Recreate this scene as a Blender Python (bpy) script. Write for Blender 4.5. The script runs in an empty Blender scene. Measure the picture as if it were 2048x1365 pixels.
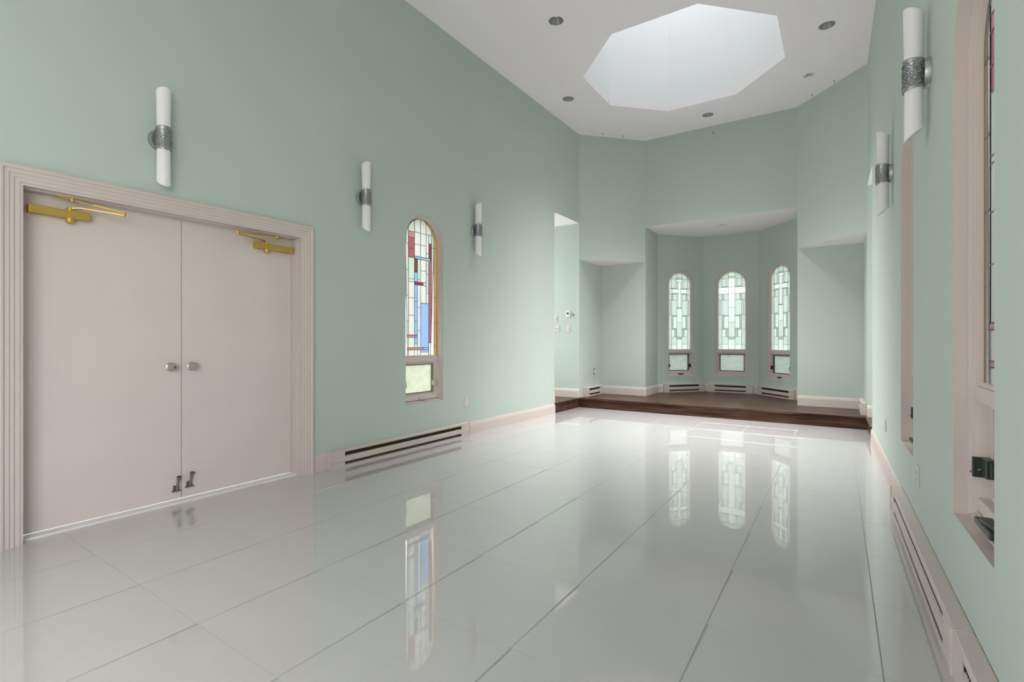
import bpy, bmesh, math, random
from mathutils import Vector, Matrix
from mathutils.geometry import tessellate_polygon

random.seed(7)
PI = math.pi
scene = bpy.context.scene
col = scene.collection

# ---------------------------------------------------------------- camera
cam_d = bpy.data.cameras.new('camera')
cam_d.sensor_width = 36.0
cam_d.lens = 36.0 * 1000.0 / 2048.0
cam_d.clip_start = 0.05
cam = bpy.data.objects.new('camera', cam_d)
cam.location = (0, 0, 1.2)
cam.rotation_euler = (PI / 2, 0, math.radians(33.2))
col.objects.link(cam)
scene.camera = cam

# ---------------------------------------------------------------- world and lights
world = bpy.data.worlds.new('overcast_sky')
scene.world = world
world.use_nodes = True
bg = world.node_tree.nodes['Background']
bg.inputs['Color'].default_value = (0.93, 0.97, 1.0, 1)
bg.inputs['Strength'].default_value = 5.6


def area_light(name, loc, rot, sx, sy, power, color=(1, 1, 1), shape='RECTANGLE'):
    d = bpy.data.lights.new(name, 'AREA')
    d.shape = shape
    d.size = sx
    d.size_y = sy
    d.energy = power
    d.color = color
    o = bpy.data.objects.new(name, d)
    o.location = loc
    o.rotation_euler = rot
    col.objects.link(o)
    return o


# daylight under the skylight glazing
sky_l = area_light('skylight_daylight', (-1.82, 6.99, 4.975), (0, 0, 0), 2.3, 2.3, 146, (1, 1, 1), 'DISK')
sky_l.data.spread = math.radians(80)
# fill light outside an unseen opening added to the right wall behind the camera
area_light('fill_light_right', (0.68, -2.1, 1.95), (0, PI / 2, 0), 3.1, 3.0, 52, (1, 0.985, 0.96))
# second fill light, outside a matching opening added to the left wall
area_light('fill_light_left', (-4.3, -2.1, 1.95), (0, -PI / 2, 0), 3.1, 3.0, 78, (1, 0.985, 0.96))
# daylight at the outer ends of the two side passages
area_light('passage_daylight_left', (-5.55, 7.79, 1.9), (0, -PI / 2, 0), 2.4, 0.8, 20, (1, 1, 1))
area_light('passage_daylight_right', (1.95, 7.79, 1.9), (0, PI / 2, 0), 2.4, 0.8, 14, (1, 1, 1))

scene.view_settings.view_transform = 'Standard'
scene.view_settings.look = 'None'
scene.view_settings.gamma = 1.0
scene.view_settings.use_curve_mapping = False
scene.view_settings.exposure = 0.0


# ---------------------------------------------------------------- materials
def srgb(r, g, b):
    def f(v):
        v /= 255.0
        return v / 12.92 if v <= 0.04045 else ((v + 0.055) / 1.055) ** 2.4
    return (f(r), f(g), f(b), 1)


def new_mat(name):
    m = bpy.data.materials.new(name)
    m.use_nodes = True
    nt = m.node_tree
    return m, nt, nt.nodes['Principled BSDF']


def pset(p, **kw):
    names = dict(base='Base Color', rough='Roughness', metal='Metallic', spec='Specular IOR Level', coat='Coat Weight',
                 coat_rough='Coat Roughness', coat_ior='Coat IOR', ior='IOR', trans='Transmission Weight')
    for k, v in kw.items():
        p.inputs[names[k]].default_value = v


def paint(name, c, rough=0.6, noise=0.04, scale=3.0, bump=0.0, bscale=120.0, spec=0.3, metal=0.0):
    """plain painted or metal surface with faint mottling and, optionally, fine relief"""
    m, nt, p = new_mat(name)
    pset(p, rough=rough, spec=spec, metal=metal)
    tc = nt.nodes.new('ShaderNodeTexCoord')
    n = nt.nodes.new('ShaderNodeTexNoise')
    n.inputs['Scale'].default_value = scale
    n.inputs['Detail'].default_value = 4
    nt.links.new(tc.outputs['Object'], n.inputs['Vector'])
    mx = nt.nodes.new('ShaderNodeMix')
    mx.data_type = 'RGBA'
    mx.inputs['A'].default_value = tuple(v * (1 - noise) for v in c[:3]) + (1,)
    mx.inputs['B'].default_value = tuple(min(1, v * (1 + noise)) for v in c[:3]) + (1,)
    nt.links.new(n.outputs['Fac'], mx.inputs['Factor'])
    nt.links.new(mx.outputs['Result'], p.inputs['Base Color'])
    if bump:
        n2 = nt.nodes.new('ShaderNodeTexNoise')
        n2.inputs['Scale'].default_value = bscale
        nt.links.new(tc.outputs['Object'], n2.inputs['Vector'])
        b = nt.nodes.new('ShaderNodeBump')
        b.inputs['Strength'].default_value = bump
        b.inputs['Distance'].default_value = 0.002
        nt.links.new(n2.outputs['Fac'], b.inputs['Height'])
        nt.links.new(b.outputs['Normal'], p.inputs['Normal'])
    return m


M = {}
M['wall'] = paint('mint_wall_paint', (0.500, 0.562, 0.518, 1), 0.65, 0.03, 1.2, 0.15, 90)
M['ceiling'] = paint('white_ceiling_paint', (0.85, 0.80, 0.825, 1), 0.8, 0.01, 1.0)
M['shaft'] = paint('white_shaft_paint', (0.80, 0.80, 0.805, 1), 0.8, 0.01, 1.0)
M['trim'] = paint('beige_trim_paint', (0.62, 0.53, 0.495, 1), 0.4, 0.03, 5.0)
M['door'] = paint('beige_door_paint', (0.685, 0.60, 0.56, 1), 0.45, 0.06, 2.2)
M['heater'] = paint('beige_enamel', (0.585, 0.505, 0.468, 1), 0.35, 0.03, 6.0)
M['fin'] = paint('dusty_dark_fins', (0.045, 0.042, 0.016, 1), 0.6, 0.4, 40.0)
M['grout'] = paint('grey_grout', (0.33, 0.33, 0.325, 1), 0.9, 0.05, 8.0)
M['plate'] = paint('ivory_plastic', (0.66, 0.60, 0.55, 1), 0.4, 0.02, 8.0)
M['plate_green'] = paint('mint_painted_plastic', (0.50, 0.60, 0.53, 1), 0.5, 0.03, 8.0)
M['white_plastic'] = paint('white_plastic', (0.8, 0.78, 0.75, 1), 0.4, 0.02, 8.0)
M['dark'] = paint('dark_slot', (0.02, 0.018, 0.016, 1), 0.6, 0.1, 8.0)
M['brass'] = paint('satin_brass', (0.58, 0.375, 0.085, 1), 0.38, 0.06, 9.0, metal=0.55, spec=0.5)
M['knob'] = paint('painted_satin_knob', (0.46, 0.42, 0.395, 1), 0.3, 0.04, 9.0, metal=0.55, spec=0.5)
M['holder'] = paint('aged_grey_metal', (0.22, 0.19, 0.165, 1), 0.45, 0.15, 60.0, metal=0.5, spec=0.5)
M['nickel'] = paint('dull_nickel', (0.60, 0.56, 0.53, 1), 0.35, 0.1, 30.0, metal=0.5, spec=0.5)
M['bronze'] = paint('dark_bronze', (0.028, 0.034, 0.026, 1), 0.35, 0.2, 20.0, spec=0.5)
M['gasket'] = paint('black_gasket', (0.03, 0.035, 0.028, 1), 0.6, 0.1, 20.0)
M['lead'] = paint('lead_came', (0.24, 0.25, 0.24, 1), 0.5, 0.1, 30.0, metal=0.3)
M['pewter'] = paint('antique_pewter', (0.40, 0.40, 0.41, 1), 0.38, 0.25, 70.0, metal=0.8, spec=0.5)
M['pewter_dark'] = paint('blackened_pewter', (0.20, 0.20, 0.205, 1), 0.35, 0.2, 70.0, metal=0.8, spec=0.5)
M['reflector'] = paint('spun_aluminium', (0.74, 0.74, 0.75, 1), 0.32, 0.1, 30.0, metal=0.9, spec=0.5)
M['grass'] = paint('garden_grass', (0.22, 0.25, 0.17, 1), 0.9, 0.25, 3.0)
M['hedge'] = paint('light_block_hedge', (0.12, 0.20, 0.08, 1), 0.9, 0.35, 3.0)

m, nt, p = new_mat('opal_glass')
pset(p, base=(0.85, 0.81, 0.835, 1), rough=0.25, spec=0.4, coat=0.3, coat_rough=0.1)
p.inputs['Subsurface Weight'].default_value = 0.15
p.inputs['Subsurface Radius'].default_value = (0.02, 0.02, 0.02)
M['opal'] = m

# polished porcelain tile: pale body, hazy gloss below a sharp polish, faint smears left by mopping
m, nt, p = new_mat('polished_porcelain')
pset(p, base=(0.60, 0.60, 0.59, 1), rough=0.30, spec=0.45, coat=1.0, coat_rough=0.03, coat_ior=2.15)
tc = nt.nodes.new('ShaderNodeNewGeometry')
n = nt.nodes.new('ShaderNodeTexNoise')
n.inputs['Scale'].default_value = 0.9
n.inputs['Detail'].default_value = 5
n.inputs['Distortion'].default_value = 1.6
nt.links.new(tc.outputs['Position'], n.inputs['Vector'])
mr = nt.nodes.new('ShaderNodeMapRange')
mr.inputs['From Min'].default_value = 0.35
mr.inputs['From Max'].default_value = 0.72
mr.inputs['To Min'].default_value = 0.001
mr.inputs['To Max'].default_value = 0.012
nt.links.new(n.outputs['Fac'], mr.inputs['Value'])
nt.links.new(mr.outputs['Result'], p.inputs['Coat Roughness'])
n2 = nt.nodes.new('ShaderNodeTexNoise')
n2.inputs['Scale'].default_value = 1.7
n2.inputs['Detail'].default_value = 6
n2.inputs['Distortion'].default_value = 2.5
nt.links.new(tc.outputs['Position'], n2.inputs['Vector'])
mx = nt.nodes.new('ShaderNodeMix')
mx.data_type = 'RGBA'
mx.inputs['A'].default_value = (0.50, 0.478, 0.474, 1)
mx.inputs['B'].default_value = (0.54, 0.517, 0.513, 1)
nt.links.new(n2.outputs['Fac'], mx.inputs['Factor'])
nt.links.new(mx.outputs['Result'], p.inputs['Base Color'])
M['tile'] = m

# dark stained oak boards
m, nt, p = new_mat('dark_stained_oak')
pset(p, rough=0.30, spec=0.10)
tc = nt.nodes.new('ShaderNodeNewGeometry')
mp = nt.nodes.new('ShaderNodeMapping')
mp.inputs['Scale'].default_value = (0.8, 9.0, 9.0)
nt.links.new(tc.outputs['Position'], mp.inputs['Vector'])
n = nt.nodes.new('ShaderNodeTexNoise')
n.inputs['Scale'].default_value = 2.2
n.inputs['Detail'].default_value = 7
n.inputs['Distortion'].default_value = 0.6
nt.links.new(mp.outputs['Vector'], n.inputs['Vector'])
cr = nt.nodes.new('ShaderNodeValToRGB')
cr.color_ramp.elements[0].position = 0.30
cr.color_ramp.elements[0].color = (0.026, 0.012, 0.0075, 1)
cr.color_ramp.elements[1].position = 0.72
cr.color_ramp.elements[1].color = (0.135, 0.070, 0.047, 1)
nt.links.new(n.outputs['Fac'], cr.inputs['Fac'])
br = nt.nodes.new('ShaderNodeTexBrick')
br.inputs['Scale'].default_value = 1.0
br.inputs['Brick Width'].default_value = 1.1
br.inputs['Row Height'].default_value = 0.085
br.inputs['Mortar Size'].default_value = 0.002
br.inputs['Color1'].default_value = (1, 1, 1, 1)
br.inputs['Color2'].default_value = (0.72, 0.70, 0.68, 1)
br.inputs['Mortar'].default_value = (0.3, 0.3, 0.3, 1)
nt.links.new(tc.outputs['Position'], br.inputs['Vector'])
mu = nt.nodes.new('ShaderNodeMix')
mu.data_type = 'RGBA'
mu.blend_type = 'MULTIPLY'
mu.inputs['Factor'].default_value = 1.0
nt.links.new(cr.outputs['Color'], mu.inputs['A'])
nt.links.new(br.outputs['Color'], mu.inputs['B'])
nt.links.new(mu.outputs['Result'], p.inputs['Base Color'])
M['wood'] = m


def stained(name, c, tex=160.0, strength=0.35, gloss=0.12):
    """obscure glass: it passes diffused daylight tinted by the glass and has a rippled, glossy skin"""
    m = bpy.data.materials.new(name)
    m.use_nodes = True
    nt = m.node_tree
    for nd in list(nt.nodes):
        nt.nodes.remove(nd)
    out = nt.nodes.new('ShaderNodeOutputMaterial')
    tr = nt.nodes.new('ShaderNodeBsdfTranslucent')
    gl = nt.nodes.new('ShaderNodeBsdfGlossy')
    gl.inputs['Roughness'].default_value = 0.15
    mix = nt.nodes.new('ShaderNodeMixShader')
    fr = nt.nodes.new('ShaderNodeFresnel')
    fr.inputs['IOR'].default_value = 1.45
    tc = nt.nodes.new('ShaderNodeTexCoord')
    n = nt.nodes.new('ShaderNodeTexNoise')
    n.inputs['Scale'].default_value = tex
    n.inputs['Detail'].default_value = 2
    nt.links.new(tc.outputs['Object'], n.inputs['Vector'])
    mx = nt.nodes.new('ShaderNodeMix')
    mx.data_type = 'RGBA'
    mx.inputs['A'].default_value = tuple(v * (1 - strength * 0.6) for v in c) + (1,)
    mx.inputs['B'].default_value = tuple(min(1, v * (1 + strength * 0.6)) for v in c) + (1,)
    nt.links.new(n.outputs['Fac'], mx.inputs['Factor'])
    nt.links.new(mx.outputs['Result'], tr.inputs['Color'])
    b = nt.nodes.new('ShaderNodeBump')
    b.inputs['Strength'].default_value = 0.4
    b.inputs['Distance'].default_value = 0.002
    nt.links.new(n.outputs['Fac'], b.inputs['Height'])
    nt.links.new(b.outputs['Normal'], gl.inputs['Normal'])
    nt.links.new(fr.outputs['Fac'], mix.inputs['Fac'])
    nt.links.new(tr.outputs['BSDF'], mix.inputs[1])
    nt.links.new(gl.outputs['BSDF'], mix.inputs[2])
    nt.links.new(mix.outputs['Shader'], out.inputs['Surface'])
    return m


G = {
    'clear': stained('rippled_clear_glass', (0.78, 0.785, 0.735), 220, 0.5),
    'red': stained('pink_red_glass', (0.58, 0.30, 0.34)),
    'rose': stained('rose_glass', (0.70, 0.46, 0.48)),
    'maroon': stained('maroon_glass', (0.42, 0.20, 0.23)),
    'blue': stained('sky_blue_glass', (0.50, 0.62, 0.82)),
    'green': stained('pale_green_glass', (0.66, 0.76, 0.67)),
    'mist': stained('misty_green_glass', (0.66, 0.71, 0.67)),
    'amber': stained('amber_glass', (0.66, 0.49, 0.24)),
    'pale': stained('pale_grey_green_glass', (0.68, 0.73, 0.695), 90, 0.15),
    'bright': stained('bright_clear_glass', (0.79, 0.84, 0.80), 90, 0.10),
    'light': stained('light_grey_green_glass', (0.735, 0.785, 0.75), 90, 0.15),
    'smoke': stained('smoke_grey_glass', (0.55, 0.60, 0.57), 90, 0.15),
    'dome': stained('tinted_skylight_glass', (0.92, 0.92, 0.92), 20, 0.05),
    'frost': stained('frosted_sash_glass', (0.74, 0.75, 0.66), 14, 0.25),
    'frost_grey': stained('frosted_grey_sash_glass', (0.53, 0.56, 0.53), 14, 0.25),
}


# ---------------------------------------------------------------- mesh helpers
class MB:
    """collects shapes and links them as one mesh object"""

    def __init__(self):
        self.v, self.f, self.mi = [], [], []

    def add(self, verts, faces, mi=0):
        n = len(self.v)
        self.v += [tuple(a) for a in verts]
        for f in faces:
            self.f.append(tuple(i + n for i in f))
            self.mi.append(mi)
        return self

    def box(self, x0, x1, y0, y1, z0, z1, bev=0.0, mi=0):
        b = min(bev, (x1 - x0) * 0.45, (y1 - y0) * 0.45, (z1 - z0) * 0.45)
        if b <= 0:
            vs = [(x, y, z) for z in (z0, z1) for y in (y0, y1) for x in (x0, x1)]
            return self.add(vs, [(0, 2, 3, 1), (4, 5, 7, 6), (0, 1, 5, 4), (2, 6, 7, 3), (0, 4, 6, 2), (1, 3, 7, 5)], mi)
        bm = bmesh.new()
        r = bmesh.ops.create_cube(bm, size=1)
        for w in r['verts']:
            w.co = ((x0 + x1) / 2 + w.co.x * (x1 - x0), (y0 + y1) / 2 + w.co.y * (y1 - y0), (z0 + z1) / 2 + w.co.z * (z1 - z0))
        bmesh.ops.bevel(bm, geom=bm.edges[:], offset=b, segments=2, affect='EDGES', profile=0.6)
        bm.verts.index_update()
        self.add([w.co[:] for w in bm.verts], [[w.index for w in f.verts] for f in bm.faces], mi)
        bm.free()
        return self

    def prism(self, poly, z0, z1, mi=0, top=None, bottom=None):
        """vertical prism over a horizontal polygon"""
        n = len(poly)
        a = sum(poly[i][0] * poly[(i + 1) % n][1] - poly[(i + 1) % n][0] * poly[i][1] for i in range(n))
        if a < 0:
            poly = poly[::-1]
        vs = [(x, y, z0) for x, y in poly] + [(x, y, z1) for x, y in poly]
        self.add(vs, [(i, (i + 1) % n, n + (i + 1) % n, n + i) for i in range(n)], mi)
        tri = tessellate_polygon([[Vector((x, y, 0)) for x, y in poly]])
        k = len(self.v) - 2 * n
        for t in tri:
            p = [poly[i] for i in t]
            ccw = (p[1][0] - p[0][0]) * (p[2][1] - p[0][1]) - (p[2][0] - p[0][0]) * (p[1][1] - p[0][1]) > 0
            t = t if ccw else t[::-1]
            self.f.append(tuple(k + n + i for i in t))
            self.mi.append(mi if top is None else top)
            self.f.append(tuple(k + i for i in t[::-1]))
            self.mi.append(mi if bottom is None else bottom)
        return self

    def wall(self, outline, holes, thick, mi=0, hole_mi=0, edge_mi=None):
        """upright slab in the xz plane (face at y=0, body towards +y) with openings"""
        loops = [outline] + holes
        pts = [p for lp in loops for p in lp]
        n = len(pts)
        k = len(self.v)
        self.v += [(x, 0.0, z) for x, z in pts] + [(x, thick, z) for x, z in pts]
        for t in tessellate_polygon([[Vector((x, z, 0)) for x, z in lp] for lp in loops]):
            p = [pts[i] for i in t]
            ccw = (p[1][0] - p[0][0]) * (p[2][1] - p[0][1]) - (p[2][0] - p[0][0]) * (p[1][1] - p[0][1]) > 0
            t = t if ccw else t[::-1]
            self.f.append(tuple(k + i for i in t))
            self.mi.append(mi)
            self.f.append(tuple(k + n + i for i in t[::-1]))
            self.mi.append(mi)
        o = 0
        for li, lp in enumerate(loops):
            for i in range(len(lp)):
                a, b = o + i, o + (i + 1) % len(lp)
                self.f.append((k + a, k + n + a, k + n + b, k + b))
                e = hole_mi if li else mi
                if li == 0 and edge_mi and i in edge_mi:
                    e = edge_mi[i]
                self.mi.append(e)
            o += len(lp)
        return self

    def lathe(self, prof, axis_o=(0, 0, 0), axis='z', n=24, mi=0, cap0=False, cap1=False):
        ox, oy, oz = axis_o
        k = len(self.v)
        for r, h in prof:
            for i in range(n):
                a = 2 * PI * i / n
                c, s = r * math.cos(a), r * math.sin(a)
                if axis == 'z':
                    self.v.append((ox + c, oy + s, oz + h))
                elif axis == 'y':
                    self.v.append((ox + c, oy + h, oz - s))
                else:
                    self.v.append((ox + h, oy + c, oz + s))
        for j in range(len(prof) - 1):
            for i in range(n):
                a, b = k + j * n + i, k + j * n + (i + 1) % n
                self.f.append((a, b, b + n, a + n))
                self.mi.append(mi)
        if cap0:
            self.f.append(tuple(k + i for i in range(n))[::-1])
            self.mi.append(mi)
        if cap1:
            e = k + (len(prof) - 1) * n
            self.f.append(tuple(e + i for i in range(n)))
            self.mi.append(mi)
        return self

    def tube(self, p, q, r0, r1=None, n=10, mi=0):
        r1 = r0 if r1 is None else r1
        p, q = Vector(p), Vector(q)
        d = (q - p).normalized()
        u = d.orthogonal().normalized()
        w = d.cross(u)
        k = len(self.v)
        for c, r in ((p, r0), (q, r1)):
            for i in range(n):
                a = 2 * PI * i / n
                self.v.append(tuple(c + u * (r * math.cos(a)) + w * (r * math.sin(a))))
        for i in range(n):
            self.f.append((k + i, k + (i + 1) % n, k + n + (i + 1) % n, k + n + i))
            self.mi.append(mi)
        self.f.append(tuple(k + i for i in range(n))[::-1])
        self.f.append(tuple(k + n + i for i in range(n)))
        self.mi += [mi, mi]
        return self

    def bar(self, p, q, w, h, up=(0, 0, 1), mi=0):
        """rectangular bar from p to q, w across, h along up"""
        p, q, up = Vector(p), Vector(q), Vector(up)
        d = (q - p).normalized()
        s = d.cross(up).normalized() * (w / 2)
        t = s.cross(d).normalized() * (h / 2)
        vs = [c + a * s + b * t for c in (p, q) for a, b in ((-1, -1), (1, -1), (1, 1), (-1, 1))]
        return self.add([tuple(x) for x in vs], [(0, 1, 2, 3), (7, 6, 5, 4), (0, 4, 5, 1), (1, 5, 6, 2), (2, 6, 7, 3), (3, 7, 4, 0)], mi)

    def torus(self, c, nrm, R, r, n=10, m=4, mi=0):
        c, nrm = Vector(c), Vector(nrm).normalized()
        u = nrm.orthogonal().normalized()
        w = nrm.cross(u)
        k = len(self.v)
        for i in range(n):
            a = 2 * PI * i / n
            rad = u * math.cos(a) + w * math.sin(a)
            for j in range(m):
                b = 2 * PI * j / m
                self.v.append(tuple(c + rad * (R + r * math.cos(b)) + nrm * (r * math.sin(b))))
        for i in range(n):
            for j in range(m):
                self.f.append((k + i * m + j, k + ((i + 1) % n) * m + j, k + ((i + 1) % n) * m + (j + 1) % m, k + i * m + (j + 1) % m))
                self.mi.append(mi)
        return self

    def sweep(self, loops, closed=False, mi=0):
        """skin between equally long point loops (a profile carried along a path)"""
        n = len(loops[0])
        k = len(self.v)
        for lp in loops:
            self.v += [tuple(x) for x in lp]
        for j in range(len(loops) - 1):
            for i in range(n if closed else n - 1):
                a, b = k + j * n + i, k + j * n + (i + 1) % n
                self.f.append((a, b, b + n, a + n))
                self.mi.append(mi)
        return self

    def mesh(self, name, mats, smooth=False):
        me = bpy.data.meshes.new(name)
        me.from_pydata(self.v, [], self.f)
        for mt in (mats if isinstance(mats, (list, tuple)) else [mats]):
            me.materials.append(mt)
        me.polygons.foreach_set('material_index', self.mi)
        bm = bmesh.new()
        bm.from_mesh(me)
        bmesh.ops.recalc_face_normals(bm, faces=bm.faces)
        bm.to_mesh(me)
        bm.free()
        if smooth:
            me.polygons.foreach_set('use_smooth', [True] * len(me.polygons))
            try:
                me.set_sharp_from_angle(angle=math.radians(38))
            except Exception:
                pass
        me.update()
        return me

    def build(self, name, mats, parent=None, smooth=False, loc=(0, 0, 0), rz=0.0):
        o = bpy.data.objects.new(name, self.mesh(name, mats, smooth))
        o.location = loc
        o.rotation_euler = (0, 0, rz)
        o.parent = parent
        col.objects.link(o)
        return o


def tag(o, label=None, cat=None, group=None, kind=None):
    if label:
        o['label'] = label
    if cat:
        o['category'] = cat
    if group:
        o['group'] = group
    if kind:
        o['kind'] = kind
    return o


def empty(name, loc, rz=0.0):
    o = bpy.data.objects.new(name, None)
    o.empty_display_size = 0.1
    o.location = loc
    o.rotation_euler = (0, 0, rz)
    col.objects.link(o)
    return o


def copy_tree(o, parent=None):
    c = o.copy()
    col.objects.link(c)
    c.parent = parent
    for ch in o.children:
        copy_tree(ch, c)
    return c


class Run:
    """a straight stretch of wall: local x runs to the right as one faces the wall, y goes into the wall"""

    def __init__(self, p0, p1):
        self.p0, self.p1 = Vector(p0), Vector(p1)
        d = self.p1 - self.p0
        self.len = d.length
        self.d = d.normalized()
        self.n = Vector((-self.d.y, self.d.x))
        self.rz = math.atan2(d.y, d.x)

    def at(self, s, y=0.0, z=0.0):
        q = self.p0 + self.d * s + self.n * y
        return (q.x, q.y, z)


def arch(w, zb, zs, inset=0.0, n=20):
    """arched outline, from bottom left round to bottom right"""
    h = w / 2 - inset
    pts = [(-h, zb + inset)]
    for i in range(n + 1):
        a = PI - PI * i / n
        pts.append((h * math.cos(a), zs + h * math.sin(a)))
    pts.append((h, zb + inset))
    return pts


def clip(poly, conv):
    """clip a polygon by a convex counter-clockwise polygon"""
    out = list(poly)
    for i in range(len(conv)):
        a, b = conv[i], conv[(i + 1) % len(conv)]
        if abs(a[0] - b[0]) + abs(a[1] - b[1]) < 1e-9:
            continue
        src, out = out, []
        if not src:
            return []

        def side(p):
            return (b[0] - a[0]) * (p[1] - a[1]) - (b[1] - a[1]) * (p[0] - a[0])
        for j in range(len(src)):
            p, q = src[j - 1], src[j]
            sp, sq = side(p), side(q)
            if (sp >= 0) != (sq >= 0):
                t = sp / (sp - sq)
                out.append((p[0] + (q[0] - p[0]) * t, p[1] + (q[1] - p[1]) * t))
            if sq >= 0:
                out.append(q)
    res = []
    for q in out:
        if not res or abs(q[0] - res[-1][0]) + abs(q[1] - res[-1][1]) > 1e-5:
            res.append(q)
    if len(res) > 1 and abs(res[0][0] - res[-1][0]) + abs(res[0][1] - res[-1][1]) < 1e-5:
        res.pop()
    return res if len(res) >= 3 else []


# ---------------------------------------------------------------- measures of the room
H = 4.945          # ceiling
PH = 0.172         # platform
YP = 8.25          # platform front, start of the canted walls
YE = 9.19          # end wall
YO = 7.33          # near edge of the two side passages
Y0 = -4.0          # rear wall
SOF = 3.337        # soffit of bay and passages
SOFR = 3.30
LOW = 2.68         # soffit of the two corner alcoves
DZ0, DZ1, DTOP = 0.885, 2.695, 2.12    # door opening (along the left wall) and its head

slope_l = (-3.944 + 4.003) / (8.243 - 2.803)
def XL(y):
    return -4.003 + slope_l * (y - 2.803)
slope_r = (0.329 - 0.412) / (7.33 - 1.52)
def XR(y):
    return 0.412 + slope_r * (y - 1.52)

LW = Run((XL(Y0), Y0), (XL(YP), YP))
RW = Run((XR(YP), YP), (XR(Y0), Y0))
def ls(y):
    return (y - Y0) / LW.d.y
def rs(y):
    return (YP - y) / -RW.d.y

XA, XB = XL(YP), XR(YP)        # corners where the canted walls start
XC, XD = -3.033, -0.558        # corners of the bay opening
BL0, BL1 = (XC, 9.94), (-2.335, 10.76)
BR0, BR1 = (-1.313, 10.76), (XD, 9.94)

WW, WZB, WZS = 0.61, 0.49, 2.335
WL_Y = 4.2665
WR1_Y, WR2_Y = 2.427, 4.207
THICK = 0.2


def hole(s):
    return [(s + x, z) for x, z in arch(WW, WZB, WZS)]


# ---------------------------------------------------------------- floor
TO, TU, TW = Vector((-4.085, 1.076)), Vector((-0.001, 0.608)), Vector((0.603, -0.011))
b = MB().prism([(-4.6, Y0 - 0.3), (0.75, Y0 - 0.3), (0.55, YP + 0.1), (-4.15, YP + 0.1)], -0.12, -0.0006)
floor = tag(b.build('floor', M['grout']), 'polished white porcelain tile floor with thin grey joints', 'floor', kind='structure')
room = [(XL(Y0), Y0), (XR(Y0) - 0.0, Y0), (XR(YP), YP), (XL(YP), YP)]
nook = [(XL(DZ0) - 0.20, DZ0), (XL(DZ0), DZ0), (XL(DZ1), DZ1), (XL(DZ1) - 0.20, DZ1)][::1]
nook_ccw = [(XL(DZ0) - 0.20, DZ0), (XL(DZ0) + 0.0, DZ0), (XL(DZ1) + 0.0, DZ1), (XL(DZ1) - 0.20, DZ1)]
room_ccw = room
gap = 0.0010
tile_cache = {}


def tile_mesh(poly, key):
    if key in tile_cache:
        return tile_cache[key]
    cx = sum(q[0] for q in poly) / len(poly)
    cy = sum(q[1] for q in poly) / len(poly)
    n = len(poly)

    def ring(d, z):
        res = []
        for x, y in poly:
            v = Vector((x - cx, y - cy))
            l = max(v.length, 1e-6)
            v *= max(0.0, (l - d) / l)
            res.append((v.x, v.y, z))
        return res
    mb = MB().sweep([ring(0.0, -0.010), ring(0.0, -0.0003), ring(0.0005, 0.0)], closed=True)
    mb.f.append(tuple(2 * n + i for i in range(n)))
    mb.mi.append(0)
    me = mb.mesh('tile', M['tile'])
    tile_cache[key] = me
    return me


for i in range(-9, 12):
    for j in range(0, 8):
        a = TO + TU * i + TW * j
        quad = []
        for du, dw in ((0, 0), (0, 1), (1, 1), (1, 0)):
            q = a + TU * du + TW * dw
            q += TU.normalized() * (gap if du == 0 else -gap) + TW.normalized() * (gap if dw == 0 else -gap)
            quad.append((q.x, q.y))
        for ci, conv in enumerate((room_ccw, nook_ccw)):
            if ci and j:
                continue
            pc = clip(quad, conv)
            if not pc:
                continue
            ar = abs(sum(pc[k - 1][0] * pc[k][1] - pc[k][0] * pc[k - 1][1] for k in range(len(pc)))) / 2
            if ar < 0.002:
                continue
            full = ar > 0.99 * abs((TU.x * TW.y - TU.y * TW.x)) * 0.985
            t = bpy.data.objects.new('tile', tile_mesh(pc, 'full' if full else (i, j, ci)))
            cx = sum(q[0] for q in pc) / len(pc)
            cy = sum(q[1] for q in pc) / len(pc)
            t.location = (cx, cy, 0)
            t.rotation_euler = (random.gauss(0, 0.0003), random.gauss(0, 0.0003), 0)
            t.parent = floor
            col.objects.link(t)

# ---------------------------------------------------------------- walls of the room
MW = [M['wall'], M['ceiling'], M['trim']]
sy = ls
out_l = [(0, 0), (ls(DZ0), 0), (ls(DZ0), DTOP), (ls(DZ1), DTOP), (ls(DZ1), 0), (ls(YO), 0), (ls(YO), SOF), (LW.len, SOF), (LW.len, H), (0, H)]
b = MB().wall(out_l, [hole(ls(WL_Y)), [(ls(-3.6), 0.4), (ls(-0.6), 0.4), (ls(-0.6), 3.5), (ls(-3.6), 3.5)]], THICK, 0, 2, {6: 1, 1: 2, 2: 2, 3: 2})  # the rectangular hole is added behind the camera to admit fill light
tag(b.build('wall_left', MW, loc=LW.at(0), rz=LW.rz), 'long mint green wall with double doors and one stained glass window', 'wall', kind='structure')
out_r = [(0, SOFR), (rs(YO), SOFR), (rs(YO), 0), (RW.len, 0), (RW.len, H), (0, H)]
b = MB().wall(out_r, [hole(rs(WR2_Y)), hole(rs(WR1_Y)), [(rs(-0.6), 0.4), (rs(-3.6), 0.4), (rs(-3.6), 3.5), (rs(-0.6), 3.5)]], THICK, 0, 2, {0: 1})  # last hole: wide opening added out of view for the fill light
tag(b.build('wall_right', MW, loc=RW.at(0), rz=RW.rz), 'mint green side wall with two deep arched windows beside the camera', 'wall', kind='structure')
BK = Run((XR(Y0) + 0.3, Y0), (XL(Y0) - 0.3, Y0))
b = MB().wall([(0, 0), (BK.len, 0), (BK.len, H), (0, H)], [], 0.2, 0, 2)
tag(b.build('wall_rear', MW, loc=BK.at(0), rz=BK.rz), 'plain mint green rear wall behind the camera', 'wall', kind='structure')


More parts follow.
